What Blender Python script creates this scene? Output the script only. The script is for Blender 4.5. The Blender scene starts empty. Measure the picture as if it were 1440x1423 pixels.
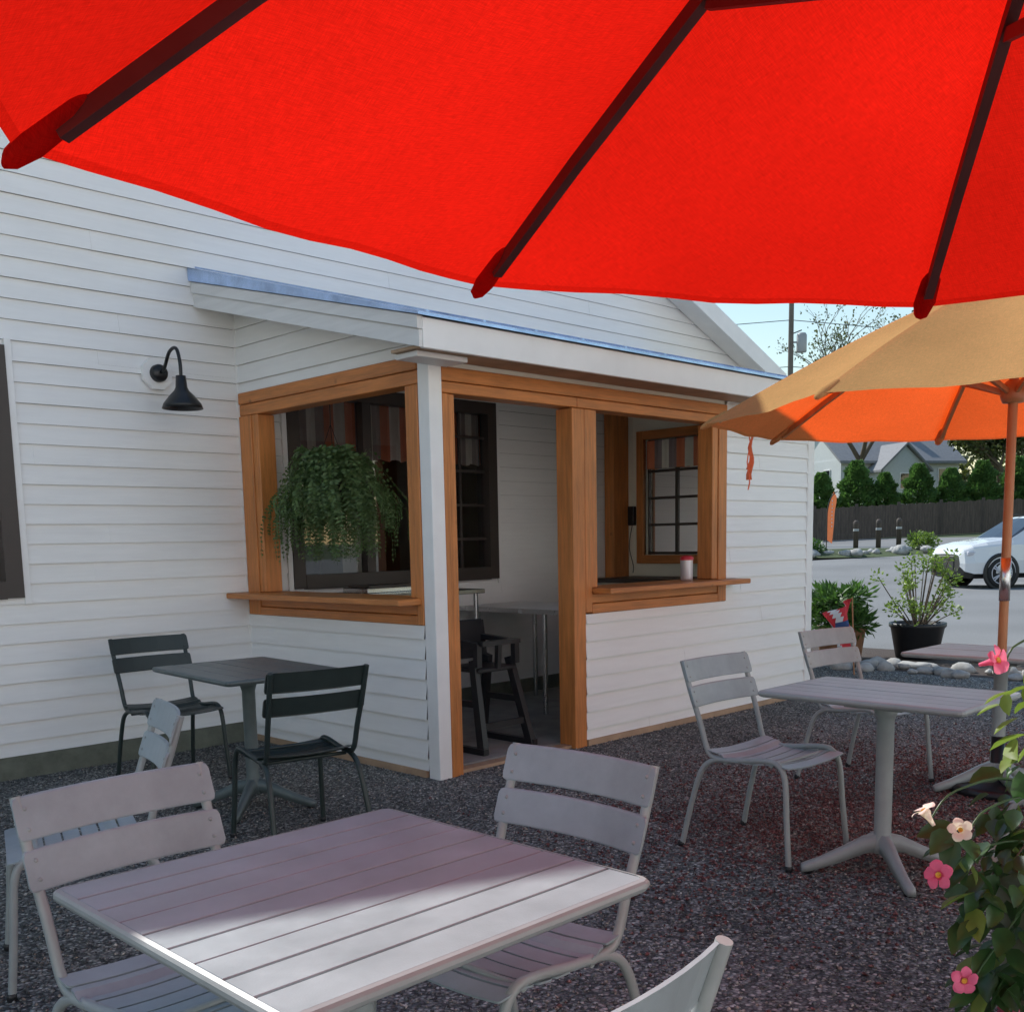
import bpy, math, random
import numpy as np
from mathutils import Vector, Matrix
random.seed(7); rng=np.random.default_rng(11)
S=bpy.context.scene
COL=S.collection
# ------------------------------------------------------------------ materials
MATS={}
def mat(name,color,rough=0.6,metal=0.0,var=0.0,vscale=5.0,bump=0.0,bscale=60.0,stretch=None,spec=0.5,trans=0.0,coat=0.0,var2=0.0,v2scale=0.6,knots=0.0):
    m=bpy.data.materials.new(name); m.use_nodes=True; nt=m.node_tree; N=nt.nodes; L=nt.links
    b=N['Principled BSDF']; b.inputs['Base Color'].default_value=(*color,1); b.inputs['Roughness'].default_value=rough
    b.inputs['Metallic'].default_value=metal; b.inputs['Specular IOR Level'].default_value=spec
    if coat: b.inputs['Coat Weight'].default_value=coat; b.inputs['Coat Roughness'].default_value=0.05
    tc=N.new('ShaderNodeTexCoord'); mp=N.new('ShaderNodeMapping'); L.new(tc.outputs['Object'],mp.inputs[0])
    if stretch: mp.inputs['Scale'].default_value=stretch
    if var>0:
        n=N.new('ShaderNodeTexNoise'); n.inputs['Scale'].default_value=vscale; n.inputs['Detail'].default_value=6; n.inputs['Roughness'].default_value=0.65
        L.new(mp.outputs[0],n.inputs[0])
        r=N.new('ShaderNodeMapRange'); r.inputs[1].default_value=0.3; r.inputs[2].default_value=0.7; r.inputs[3].default_value=1-var; r.inputs[4].default_value=1+var
        L.new(n.outputs[0],r.inputs[0])
        fac=r.outputs[0]
        if var2>0:
            n2=N.new('ShaderNodeTexNoise'); n2.inputs['Scale'].default_value=v2scale; n2.inputs['Detail'].default_value=4
            L.new(tc.outputs['Object'],n2.inputs[0])
            r2=N.new('ShaderNodeMapRange'); r2.inputs[1].default_value=0.35; r2.inputs[2].default_value=0.65; r2.inputs[3].default_value=1-var2; r2.inputs[4].default_value=1.0
            L.new(n2.outputs[0],r2.inputs[0])
            mm=N.new('ShaderNodeMath'); mm.operation='MULTIPLY'; L.new(fac,mm.inputs[0]); L.new(r2.outputs[0],mm.inputs[1]); fac=mm.outputs[0]
        if knots>0:
            vo=N.new('ShaderNodeTexVoronoi'); vo.inputs['Scale'].default_value=4.2; L.new(tc.outputs['Object'],vo.inputs['Vector'])
            r3=N.new('ShaderNodeMapRange'); r3.inputs[1].default_value=0.03; r3.inputs[2].default_value=0.10; r3.inputs[3].default_value=1-knots; r3.inputs[4].default_value=1.0
            L.new(vo.outputs['Distance'],r3.inputs[0])
            mk_=N.new('ShaderNodeMath'); mk_.operation='MULTIPLY'; L.new(fac,mk_.inputs[0]); L.new(r3.outputs[0],mk_.inputs[1]); fac=mk_.outputs[0]
        vm=N.new('ShaderNodeVectorMath'); vm.operation='SCALE'; vm.inputs[0].default_value=color
        L.new(fac,vm.inputs['Scale']); L.new(vm.outputs[0],b.inputs['Base Color'])
        rr=N.new('ShaderNodeMapRange'); rr.inputs[3].default_value=max(0,rough-0.1); rr.inputs[4].default_value=min(1,rough+0.1)
        L.new(n.outputs[0],rr.inputs[0]); L.new(rr.outputs[0],b.inputs['Roughness'])
    if bump>0:
        n=N.new('ShaderNodeTexNoise'); n.inputs['Scale'].default_value=bscale; n.inputs['Detail'].default_value=5
        L.new(mp.outputs[0],n.inputs[0]); bp=N.new('ShaderNodeBump'); bp.inputs['Strength'].default_value=bump; bp.inputs['Distance'].default_value=0.01
        L.new(n.outputs[0],bp.inputs['Height']); L.new(bp.outputs[0],b.inputs['Normal'])
    if trans>0:
        t=N.new('ShaderNodeBsdfTranslucent'); t.inputs[0].default_value=(min(1,color[0]*1.4),min(1,color[1]*1.5),color[2],1)
        mx=N.new('ShaderNodeMixShader'); mx.inputs[0].default_value=trans
        out=N['Material Output']; L.new(b.outputs[0],mx.inputs[1]); L.new(t.outputs[0],mx.inputs[2]); L.new(mx.outputs[0],out.inputs[0])
    MATS[name]=m; return m
def fabric(name,cd,ct,fac):
    m=bpy.data.materials.new(name); m.use_nodes=True; nt=m.node_tree; N=nt.nodes; L=nt.links
    N.remove(N['Principled BSDF']); out=N['Material Output']
    d=N.new('ShaderNodeBsdfDiffuse'); t=N.new('ShaderNodeBsdfTranslucent'); mx=N.new('ShaderNodeMixShader'); mx.inputs[0].default_value=fac
    tc=N.new('ShaderNodeTexCoord')
    def noi(sc,stretch,lo,hi,a,b):
        mp=N.new('ShaderNodeMapping'); mp.inputs['Scale'].default_value=stretch; L.new(tc.outputs['Object'],mp.inputs[0])
        n=N.new('ShaderNodeTexNoise'); n.inputs['Scale'].default_value=sc; n.inputs['Detail'].default_value=4; L.new(mp.outputs[0],n.inputs[0])
        r=N.new('ShaderNodeMapRange'); r.inputs[1].default_value=lo; r.inputs[2].default_value=hi; r.inputs[3].default_value=a; r.inputs[4].default_value=b
        L.new(n.outputs[0],r.inputs[0]); return r.outputs[0]
    a=noi(44,(1,14,1),0.3,0.7,0.84,1.10); b=noi(44,(14,1,1),0.3,0.7,0.86,1.10); c=noi(1.3,(1,1,1),0.3,0.7,0.84,1.06)
    m1=N.new('ShaderNodeMath'); m1.operation='MULTIPLY'; L.new(a,m1.inputs[0]); L.new(b,m1.inputs[1])
    m2=N.new('ShaderNodeMath'); m2.operation='MULTIPLY'; L.new(m1.outputs[0],m2.inputs[0]); L.new(c,m2.inputs[1])
    for sh,colr in ((d,cd),(t,ct)):
        vm=N.new('ShaderNodeVectorMath'); vm.operation='SCALE'; vm.inputs[0].default_value=colr; L.new(m2.outputs[0],vm.inputs['Scale']); L.new(vm.outputs[0],sh.inputs[0])
    L.new(d.outputs[0],mx.inputs[1]); L.new(t.outputs[0],mx.inputs[2]); L.new(mx.outputs[0],out.inputs[0])
    MATS[name]=m; return m
def stone_mat(name,scale,stops,bump=0.8,rough=0.8):
    m=bpy.data.materials.new(name); m.use_nodes=True; nt=m.node_tree; N=nt.nodes; L=nt.links; b=N['Principled BSDF']
    b.inputs['Roughness'].default_value=rough; b.inputs['Specular IOR Level'].default_value=0.3
    tc=N.new('ShaderNodeTexCoord'); v=N.new('ShaderNodeTexVoronoi'); v.inputs['Scale'].default_value=scale; L.new(tc.outputs['Object'],v.inputs['Vector'])
    sep=N.new('ShaderNodeSeparateColor'); L.new(v.outputs['Color'],sep.inputs[0])
    cr=N.new('ShaderNodeValToRGB'); e=cr.color_ramp.elements
    e[0].position=stops[0][0]; e[0].color=(*stops[0][1],1); e[1].position=stops[-1][0]; e[1].color=(*stops[-1][1],1)
    for p,c in stops[1:-1]:
        q=e.new(p); q.color=(*c,1)
    L.new(sep.outputs[0],cr.inputs[0])
    n=N.new('ShaderNodeTexNoise'); n.inputs['Scale'].default_value=0.9; n.inputs['Detail'].default_value=5; L.new(tc.outputs['Object'],n.inputs[0])
    r=N.new('ShaderNodeMapRange'); r.inputs[1].default_value=.3; r.inputs[2].default_value=.7; r.inputs[3].default_value=.72; r.inputs[4].default_value=1.2; L.new(n.outputs[0],r.inputs[0])
    dr=N.new('ShaderNodeMapRange'); dr.inputs[1].default_value=0.25; dr.inputs[2].default_value=0.7; dr.inputs[3].default_value=1.0; dr.inputs[4].default_value=0.45; L.new(v.outputs['Distance'],dr.inputs[0])
    mm=N.new('ShaderNodeMath'); mm.operation='MULTIPLY'; L.new(r.outputs[0],mm.inputs[0]); L.new(dr.outputs[0],mm.inputs[1])
    vm=N.new('ShaderNodeVectorMath'); vm.operation='SCALE'; L.new(cr.outputs[0],vm.inputs[0]); L.new(mm.outputs[0],vm.inputs['Scale']); L.new(vm.outputs[0],b.inputs['Base Color'])
    bp=N.new('ShaderNodeBump'); bp.invert=True; bp.inputs['Strength'].default_value=bump; bp.inputs['Distance'].default_value=0.02
    L.new(v.outputs['Distance'],bp.inputs['Height']); L.new(bp.outputs[0],b.inputs['Normal'])
    MATS[name]=m; return m
def glass(name,tint=(.9,.92,.92)):
    m=bpy.data.materials.new(name); m.use_nodes=True; nt=m.node_tree; N=nt.nodes; L=nt.links
    N.remove(N['Principled BSDF']); out=N['Material Output']
    t=N.new('ShaderNodeBsdfTransparent'); t.inputs[0].default_value=(*tint,1); g=N.new('ShaderNodeBsdfGlossy'); g.inputs['Roughness'].default_value=0.02
    f=N.new('ShaderNodeFresnel'); f.inputs[0].default_value=2.4; mx=N.new('ShaderNodeMixShader')
    L.new(f.outputs[0],mx.inputs[0]); L.new(t.outputs[0],mx.inputs[1]); L.new(g.outputs[0],mx.inputs[2]); L.new(mx.outputs[0],out.inputs[0])
    MATS[name]=m; return m
SID=mat('white_siding',(.94,.93,.91),.42,var=.03,vscale=3,var2=.06,v2scale=.7,bump=.03,bscale=30,stretch=(1,1,12))
WHT=mat('white_trim',(.94,.93,.91),.42,var=.03,vscale=6,var2=.06,v2scale=2)
FAS=mat('fascia_grey_white',(.78,.77,.75),.5,var=.08,vscale=4,stretch=(1,.4,6))
CRM=mat('cream_panel',(.90,.86,.74),.6,var=.04,vscale=3)
CEDV=mat('cedar_stain_vertical',(.62,.225,.06),.45,var=.25,vscale=14,stretch=(3,3,.22),bump=.2,bscale=20,var2=.15,v2scale=2,knots=.45)
CEDX=mat('cedar_stain_horizontal',(.62,.225,.06),.45,var=.25,vscale=14,stretch=(.22,.22,3),bump=.2,bscale=20,var2=.15,v2scale=2,knots=.45)
SOF=mat('soffit_brown',(.46,.31,.2),.7,var=.2,vscale=5)
MET=mat('roof_metal_sky_tint',(.42,.56,.82),.22,metal=.8,var=.28,vscale=5)  # metal tinted blue so its colour carries the reflected sky
SHG=mat('shingles',(.12,.12,.13),.9,var=.3,vscale=15)
CON=mat('concrete_foundation',(.17,.18,.14),.9,var=.3,vscale=6,bump=.4,bscale=30)
FLO=mat('porch_floor',(.3,.29,.27),.85,var=.3,vscale=4,bump=.3,bscale=30)
CNW=mat('bounce_paving_pale',(.64,.62,.58),.9,var=.1,vscale=6,bump=.3,bscale=40)  # pale surface for the added paving that bounces sun
DKF=mat('dark_window_frame',(.055,.042,.036),.45,var=.1)
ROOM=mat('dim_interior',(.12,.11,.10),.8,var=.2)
GLS=glass('window_glass')
ORC=mat('curtain_orange',(.75,.24,.14),.9,var=.1,trans=.2); WHC=mat('curtain_white',(.8,.74,.7),.9,var=.05,trans=.2); GYC=mat('curtain_grey',(.36,.3,.3),.9,var=.1)
BLK=mat('black_metal',(.012,.013,.015),.35,var=.1,vscale=20)
BPL=mat('black_plastic',(.02,.021,.024),.42,var=.15,vscale=15)
STL=mat('stainless_steel',(.6,.6,.6),.25,metal=1.0,var=.05)
ALU=mat('grey_powdercoat',(.335,.39,.41),.33,var=.10,vscale=9,bump=.06,bscale=300,var2=.16,v2scale=5)
ALF=mat('grey_powdercoat_frame',(.325,.35,.345),.32,var=.09,vscale=9)
DKC=mat('dark_green_powdercoat',(.028,.042,.04),.36,var=.1,vscale=9)
DKT=mat('slate_table',(.12,.15,.15),.36,var=.14,vscale=9,var2=.15,v2scale=6)
WPN=mat('weathered_pole',(.42,.18,.07),.45,var=.15,vscale=8,stretch=(3,3,.3))
RIB=mat('rib_wood_dark',(.07,.014,.012),.5,var=.2,vscale=8)
RED=fabric('red_canvas',(.58,.022,.014),(.74,.010,.004),.62)
REDH=fabric('red_canvas_doubled',(.5,.014,.01),(.62,.008,.003),.6)
ORA=fabric('orange_canvas',(.78,.49,.20),(1.0,.09,.007),.5)
ORAH=fabric('orange_canvas_doubled',(.72,.43,.17),(.85,.075,.008),.42)
ASP=mat('asphalt',(.21,.21,.21),.9,var=.15,vscale=40,var2=.22,v2scale=.25,bump=.3,bscale=120)
GRS=mat('grass_ground',(.06,.085,.03),.95,var=.35,vscale=8,var2=.3,v2scale=.2,bump=.5,bscale=20)
MUL=mat('mulch',(.06,.042,.034),.95,var=.4,vscale=60,bump=.8,bscale=90)
GRV=stone_mat('gravel_bed',75,[(0,(.07,.074,.074)),(.45,(.20,.207,.20)),(.8,(.37,.375,.35)),(1,(.74,.72,.66))])
STN=stone_mat('gravel_stones',90,[(0,(.075,.08,.08)),(.45,(.23,.237,.228)),(.8,(.41,.412,.382)),(.93,(.5,.38,.30)),(1,(.85,.82,.75))],bump=.1)
RST=stone_mat('red_glow_chips',90,[(0,(.10,.04,.04)),(.5,(.24,.09,.085)),(1,(.42,.22,.2))],bump=.1)  # red light on the gravel, put into stone colour
RCK=mat('river_rock',(.38,.37,.35),.85,var=.4,vscale=5,bump=.3)
LF1=mat('leaf_green',(.07,.15,.035),.5,var=.4,vscale=9,trans=.3)
LF2=mat('leaf_yellowgreen',(.17,.25,.05),.5,var=.3,vscale=9,trans=.35)
LFD=mat('leaf_darkgreen',(.04,.10,.03),.35,var=.35,vscale=12,trans=.2)
LFF=mat('leaf_fern',(.12,.195,.075),.55,var=.45,vscale=14,trans=.35)
LFE=mat('leaf_evergreen',(.09,.18,.05),.7,var=.5,vscale=1.2,trans=.3)
LFT=mat('leaf_tree',(.09,.105,.035),.6,var=.45,vscale=.7,trans=.3)
BRK=mat('bark',(.12,.09,.065),.9,var=.3,vscale=12,bump=.5,bscale=30)
TER=mat('terracotta',(.3,.15,.08),.8,var=.2); OLV=mat('olive_glaze_pot',(.2,.22,.13),.3,var=.3,vscale=5)
PNK=mat('pink_petal',(.88,.17,.34),.5,var=.15,vscale=30,trans=.35); PPK=mat('pale_petal',(.9,.72,.68),.5,var=.1,trans=.35); YLW=mat('yellow_throat',(.8,.5,.1),.6)
CAR=mat('car_white_paint',(.8,.8,.8),.25,coat=.8); CGL=mat('car_glass',(.015,.018,.022),.05,spec=.8); TYR=mat('tyre_rubber',(.02,.02,.02),.8); CBK=mat('car_black_trim',(.02,.02,.02),.5); LMP=mat('car_lamp',(.6,.6,.65),.1,spec=.9); TLR=mat('tail_lamp_red',(.5,.02,.02),.2)
FNC=mat('fence_wood',(.095,.075,.063),.85,var=.35,vscale=4,stretch=(3,3,.4))
HSG=mat('house_siding',(.6,.62,.62),.7,var=.05); HSR=mat('house_roof',(.25,.25,.26),.9,var=.15)
UTP=mat('utility_pole_wood',(.17,.15,.13),.9,var=.2,vscale=3); TRF=mat('transformer_grey',(.4,.42,.43),.4)
SGN=mat('orange_sign_fabric',(.75,.2,.09),.7,trans=.2,var=.1); FLB=mat('flag_blue',(.05,.1,.26),.8,var=.05); FLR=mat('flag_red',(.6,.04,.05),.8,var=.05); FLW=mat('flag_white',(.7,.7,.7),.8,var=.05)
REDP=mat('red_plastic',(.6,.03,.04),.35); CUP=mat('steel_cup',(.6,.55,.56),.3,metal=.5)
# ------------------------------------------------------------------ geometry builder
def spline(P,n=6):
    P=[Vector(p) for p in P]
    if len(P)<3: return P
    out=[]
    for i in range(len(P)-1):
        p0=P[max(i-1,0)];p1=P[i];p2=P[i+1];p3=P[min(i+2,len(P)-1)]
        for k in range(n):
            t=k/n; out.append(0.5*((2*p1)+(p2-p0)*t+(2*p0-5*p1+4*p2-p3)*t*t+(3*p1-p0-3*p2+p3)*t**3))
    out.append(P[-1]); return out
class G:
    def __init__(s): s.v=[];s.f=[];s.m=[];s.mats=[];s.sm=[]
    def mi(s,m):
        if m not in s.mats: s.mats.append(m)
        return s.mats.index(m)
    def add(s,V,F,m,smooth=False):
        o=len(s.v); s.v+= [tuple(p) for p in V]; i=s.mi(m)
        for f in F: s.f.append(tuple(a+o for a in f)); s.m.append(i); s.sm.append(smooth)
    def box(s,x0,x1,y0,y1,z0,z1,m,b=0.0):
        if b<=0:
            V=[(x,y,z) for x in (x0,x1) for y in (y0,y1) for z in (z0,z1)]
            s.add(V,[(0,1,3,2),(4,6,7,5),(0,4,5,1),(2,3,7,6),(0,2,6,4),(1,5,7,3)],m)
        else:
            import bmesh
            bm=bmesh.new(); bmesh.ops.create_cube(bm,size=1)
            for v in bm.verts: v.co=Vector(((x0+x1)/2+v.co.x*(x1-x0),(y0+y1)/2+v.co.y*(y1-y0),(z0+z1)/2+v.co.z*(z1-z0)))
            bmesh.ops.bevel(bm,geom=list(bm.edges),offset=b,segments=1,affect='EDGES')
            bm.verts.index_update(); s.add([v.co for v in bm.verts],[[v.index for v in f.verts] for f in bm.faces],m); bm.free()
    def prism(s,poly,axis,a0,a1,m):
        n=len(poly)
        def mk(p,a): return (a,p[0],p[1]) if axis=='x' else ((p[0],a,p[1]) if axis=='y' else (p[0],p[1],a))
        V=[mk(p,a0) for p in poly]+[mk(p,a1) for p in poly]
        s.add(V,[tuple(range(n)),tuple(range(2*n-1,n-1,-1))]+[(i,(i+1)%n,(i+1)%n+n,i+n) for i in range(n)],m)
    def tube(s,P,r,m,seg=10,n=5,sp=True,cap=True):
        P=spline(P,n) if sp else [Vector(p) for p in P]
        N=len(P); rr=r if isinstance(r,(list,tuple)) else None
        V=[];F=[];up=None
        for i,p in enumerate(P):
            d=(P[min(i+1,N-1)]-P[max(i-1,0)]).normalized()
            if up is None: up=d.orthogonal().normalized()
            up=(up-d*up.dot(d)); up=up.normalized() if up.length>1e-6 else d.orthogonal().normalized()
            w=d.cross(up)
            R=r if rr is None else rr[0]+(rr[1]-rr[0])*i/(N-1)
            for k in range(seg):
                a=2*math.pi*k/seg; V.append(p+up*math.cos(a)*R+w*math.sin(a)*R)
        for i in range(N-1):
            for k in range(seg): F.append((i*seg+k,i*seg+(k+1)%seg,(i+1)*seg+(k+1)%seg,(i+1)*seg+k))
        s.add(V,F,m,True)
        if cap: s.add(V[:seg],[tuple(range(seg-1,-1,-1))],m); s.add(V[-seg:],[tuple(range(seg))],m)
    def beam(s,a,b,w,h,m,up=(0,0,1),w2=None,h2=None):
        a=Vector(a);b=Vector(b);d=(b-a).normalized();u=Vector(up);x=d.cross(u)
        if x.length<1e-4: x=d.cross(Vector((1,0,0)))
        x.normalize();y=x.cross(d); w2=w2 or w;h2=h2 or h
        V=[a+x*sx*w/2+y*sy*h/2 for sx,sy in ((-1,-1),(1,-1),(1,1),(-1,1))]+[b+x*sx*w2/2+y*sy*h2/2 for sx,sy in ((-1,-1),(1,-1),(1,1),(-1,1))]
        s.add(V,[(0,3,2,1),(4,5,6,7),(0,1,5,4),(1,2,6,5),(2,3,7,6),(3,0,4,7)],m)
    def lathe(s,prof,c,m,seg=24,ax=None):
        V=[];F=[];n=len(prof); c=Vector(c)
        q=Matrix.Identity(3) if ax is None else Vector((0,0,1)).rotation_difference(Vector(ax)).to_matrix()
        for r,z in prof:
            for k in range(seg):
                a=2*math.pi*k/seg; V.append(c+q@Vector((r*math.cos(a),r*math.sin(a),z)))
        for i in range(n-1):
            for k in range(seg): F.append((i*seg+k,i*seg+(k+1)%seg,(i+1)*seg+(k+1)%seg,(i+1)*seg+k))
        s.add(V,F,m,True)
    def mesh(s,name):
        me=bpy.data.meshes.new(name); me.from_pydata([tuple(v) for v in s.v],[],s.f)
        for m in s.mats: me.materials.append(m)
        me.polygons.foreach_set('material_index',s.m); me.polygons.foreach_set('use_smooth',s.sm); me.update(); return me
    def obj(s,name,parent=None,loc=(0,0,0),rz=0):
        return inst(name,s.mesh(name),loc,rz,parent)
def inst(name,me,loc=(0,0,0),rz=0,parent=None,scale=None):
    o=bpy.data.objects.new(name,me); COL.objects.link(o); o.location=loc; o.rotation_euler=(0,0,rz)
    if scale: o.scale=scale
    if parent: o.parent=parent
    return o
def empty(name,loc=(0,0,0)):
    e=bpy.data.objects.new(name,None); COL.objects.link(e); e.location=loc; return e
def npmesh(name,V,F,mats,midx=None,smooth=False):
    me=bpy.data.meshes.new(name); k=F.shape[1]
    me.vertices.add(len(V)); me.vertices.foreach_set('co',V.astype(np.float32).ravel())
    me.loops.add(F.size); me.loops.foreach_set('vertex_index',F.astype(np.int32).ravel())
    me.polygons.add(len(F)); me.polygons.foreach_set('loop_start',np.arange(0,F.size,k,dtype=np.int32))
    for m in mats: me.materials.append(m)
    if midx is not None: me.polygons.foreach_set('material_index',midx.astype(np.int32))
    if smooth: me.polygons.foreach_set('use_smooth',np.ones(len(F),dtype=bool))
    me.update(calc_edges=True); me.validate(); return me
LEAF_V=np.array([(0,0,0),(0,.5,-.03),(0,1,-.12),(-.2,.2,.04),(-.27,.5,.06),(-.16,.8,0),(.2,.2,.04),(.27,.5,.06),(.16,.8,0)],float)
LEAF_F=np.array([(0,1,3),(3,1,4),(4,1,5),(5,1,2),(0,6,1),(6,7,1),(7,8,1),(8,2,1)])
LQ_V=np.array([(0,0,0),(-.3,.5,.06),(0,1,0),(.3,.5,.06)],float); LQ_F=np.array([(0,3,2,1)])
def norm(a): return a/(np.linalg.norm(a,axis=1,keepdims=True)+1e-9)
def scatter(TV,TF,P,D,sc,up=None):
    n=len(P); D=norm(D); r=rng.normal(size=(n,3)) if up is None else up+rng.normal(size=(n,3))*.35
    X=norm(np.cross(D,r)); Z=np.cross(X,D)
    sc=np.broadcast_to(sc,(n,))
    V=P[:,None,:]+sc[:,None,None]*(TV[None,:,0:1]*X[:,None,:]+TV[None,:,1:2]*D[:,None,:]+TV[None,:,2:3]*Z[:,None,:])
    F=TF[None]+(np.arange(n)*len(TV))[:,None,None]
    return V.reshape(-1,3),F.reshape(-1,TF.shape[1])
rd=math.radians
# ------------------------------------------------------------------ camera
CZ=1.38
p=math.radians(7.8); yaw=math.radians(45.2)
F0=Vector((math.cos(yaw),math.sin(yaw),0)); R0=Vector((math.sin(yaw),-math.cos(yaw),0))
f=F0*math.cos(p)-Vector((0,0,math.sin(p))); up0=R0.cross(f)
ro=0.02; cr=(R0*math.cos(ro)-up0*math.sin(ro)); cu=(up0*math.cos(ro)+R0*math.sin(ro))
cam=bpy.data.cameras.new('camera'); co=bpy.data.objects.new('camera',cam); COL.objects.link(co)
M=Matrix((( cr.x,cu.x,-f.x,0),(cr.y,cu.y,-f.y,0),(cr.z,cu.z,-f.z,CZ),(0,0,0,1))); co.matrix_world=M
cam.sensor_width=36; cam.sensor_fit='HORIZONTAL'; cam.lens=36.5; cam.shift_y=0.1726; cam.clip_end=5000; cam.clip_start=.05
S.camera=co
# ------------------------------------------------------------------ light
sd=Vector((0.10,1.0,1.0)).normalized()
w=bpy.data.worlds.new('World'); S.world=w; w.use_nodes=True; nt=w.node_tree
sky=nt.nodes.new('ShaderNodeTexSky'); sky.sky_type='NISHITA'; sky.sun_disc=False; sky.sun_elevation=math.asin(sd.z); sky.sun_rotation=math.atan2(sd.x,sd.y)
sky.air_density=1.6; sky.dust_density=0.0; sky.ozone_density=2.2
bg=nt.nodes['Background']; nt.links.new(sky.outputs[0],bg.inputs[0]); bg.inputs[1].default_value=0.15
sl=bpy.data.lights.new('sun','SUN'); sl.energy=5.0; sl.angle=math.radians(.5); sl.color=(1,.975,.92)
so=bpy.data.objects.new('sun',sl); COL.objects.link(so); so.rotation_euler=sd.to_track_quat('Z','Y').to_euler(); so.location=(0,30,30)
S.view_settings.view_transform='Standard'; S.view_settings.look='None'; S.view_settings.exposure=0
# ------------------------------------------------------------------ ground
def zf(x): return 0 if x<=32 else (1.3 if x>=62 else 1.3*(x-32)/30)
def sheet(name,x0,x1,y0,y1,off,m,ny=1):
    xs=[x0]+[b for b in (32,62) if x0<b<x1]+[x1]; g=G()
    for a,b in zip(xs[:-1],xs[1:]): g.add([(a,y0,zf(a)+off),(b,y0,zf(b)+off),(b,y1,zf(b)+off),(a,y1,zf(a)+off)],[(0,1,2,3)],m)
    return g.obj(name)
sheet('ground',-1500,1500,-1500,1500,-.012,GRS)
sheet('parking_lot',11.7,57,-45,48,-.004,ASP)
sheet('mulch_bed',9.95,11.9,-6,6.8,.004,MUL)
sheet('gravel_patio',-9,10.0,-9,6.55,.008,GRV)
sheet('unseen_bounce_paving',-24,9.9,-6.6,-.4,.016,CNW)  # added behind the camera, unseen, to bounce sun onto the shaded walls
OV=np.array([(1,0,0),(-1,0,0),(0,1,0),(0,-1,0),(0,0,1),(0,0,-1)],float); OF=np.array([(0,2,4),(2,1,4),(1,3,4),(3,0,4),(2,0,5),(1,2,5),(3,1,5),(0,3,5)])
def stones(name,P,m):
    n=len(P)
    sc=rng.uniform(.55,1.5,(n,1,3))*(.0042+.0062*rng.random((n,1,1))**2); ang=rng.uniform(0,6.28,n); c,s_=np.cos(ang),np.sin(ang)
    V=OV[None]*sc+rng.normal(size=(n,6,3))*.0012; V[:,:,2]*=.7
    Vx=V[:,:,0]*c[:,None]-V[:,:,1]*s_[:,None]; Vy=V[:,:,0]*s_[:,None]+V[:,:,1]*c[:,None]; V=np.stack([Vx,Vy,V[:,:,2]],2)+P[:,None,:]
    inst(name,npmesh(name,V.reshape(-1,3),(OF[None]+(np.arange(n)*6)[:,None,None]).reshape(-1,3),[m]))
n=100000
P=np.stack([rng.uniform(0.2,9.8,n),rng.uniform(0.1,6.5,n),np.full(n,.010)],1)
dist=np.hypot(P[:,0],P[:,1]); keep=(~((P[:,0]>3.84)&(P[:,1]>4.49)&(P[:,0]<8.05)))&(rng.random(n)<np.clip(5.5/dist,.25,1))
stones('gravel_stones',P[keep],STN)
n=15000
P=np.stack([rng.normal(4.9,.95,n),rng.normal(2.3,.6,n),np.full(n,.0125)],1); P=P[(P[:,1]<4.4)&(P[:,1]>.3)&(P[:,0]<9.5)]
stones('red_glow_chips',P,RST)  # reddish scatter painting the soft red light that falls on the gravel here
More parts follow.
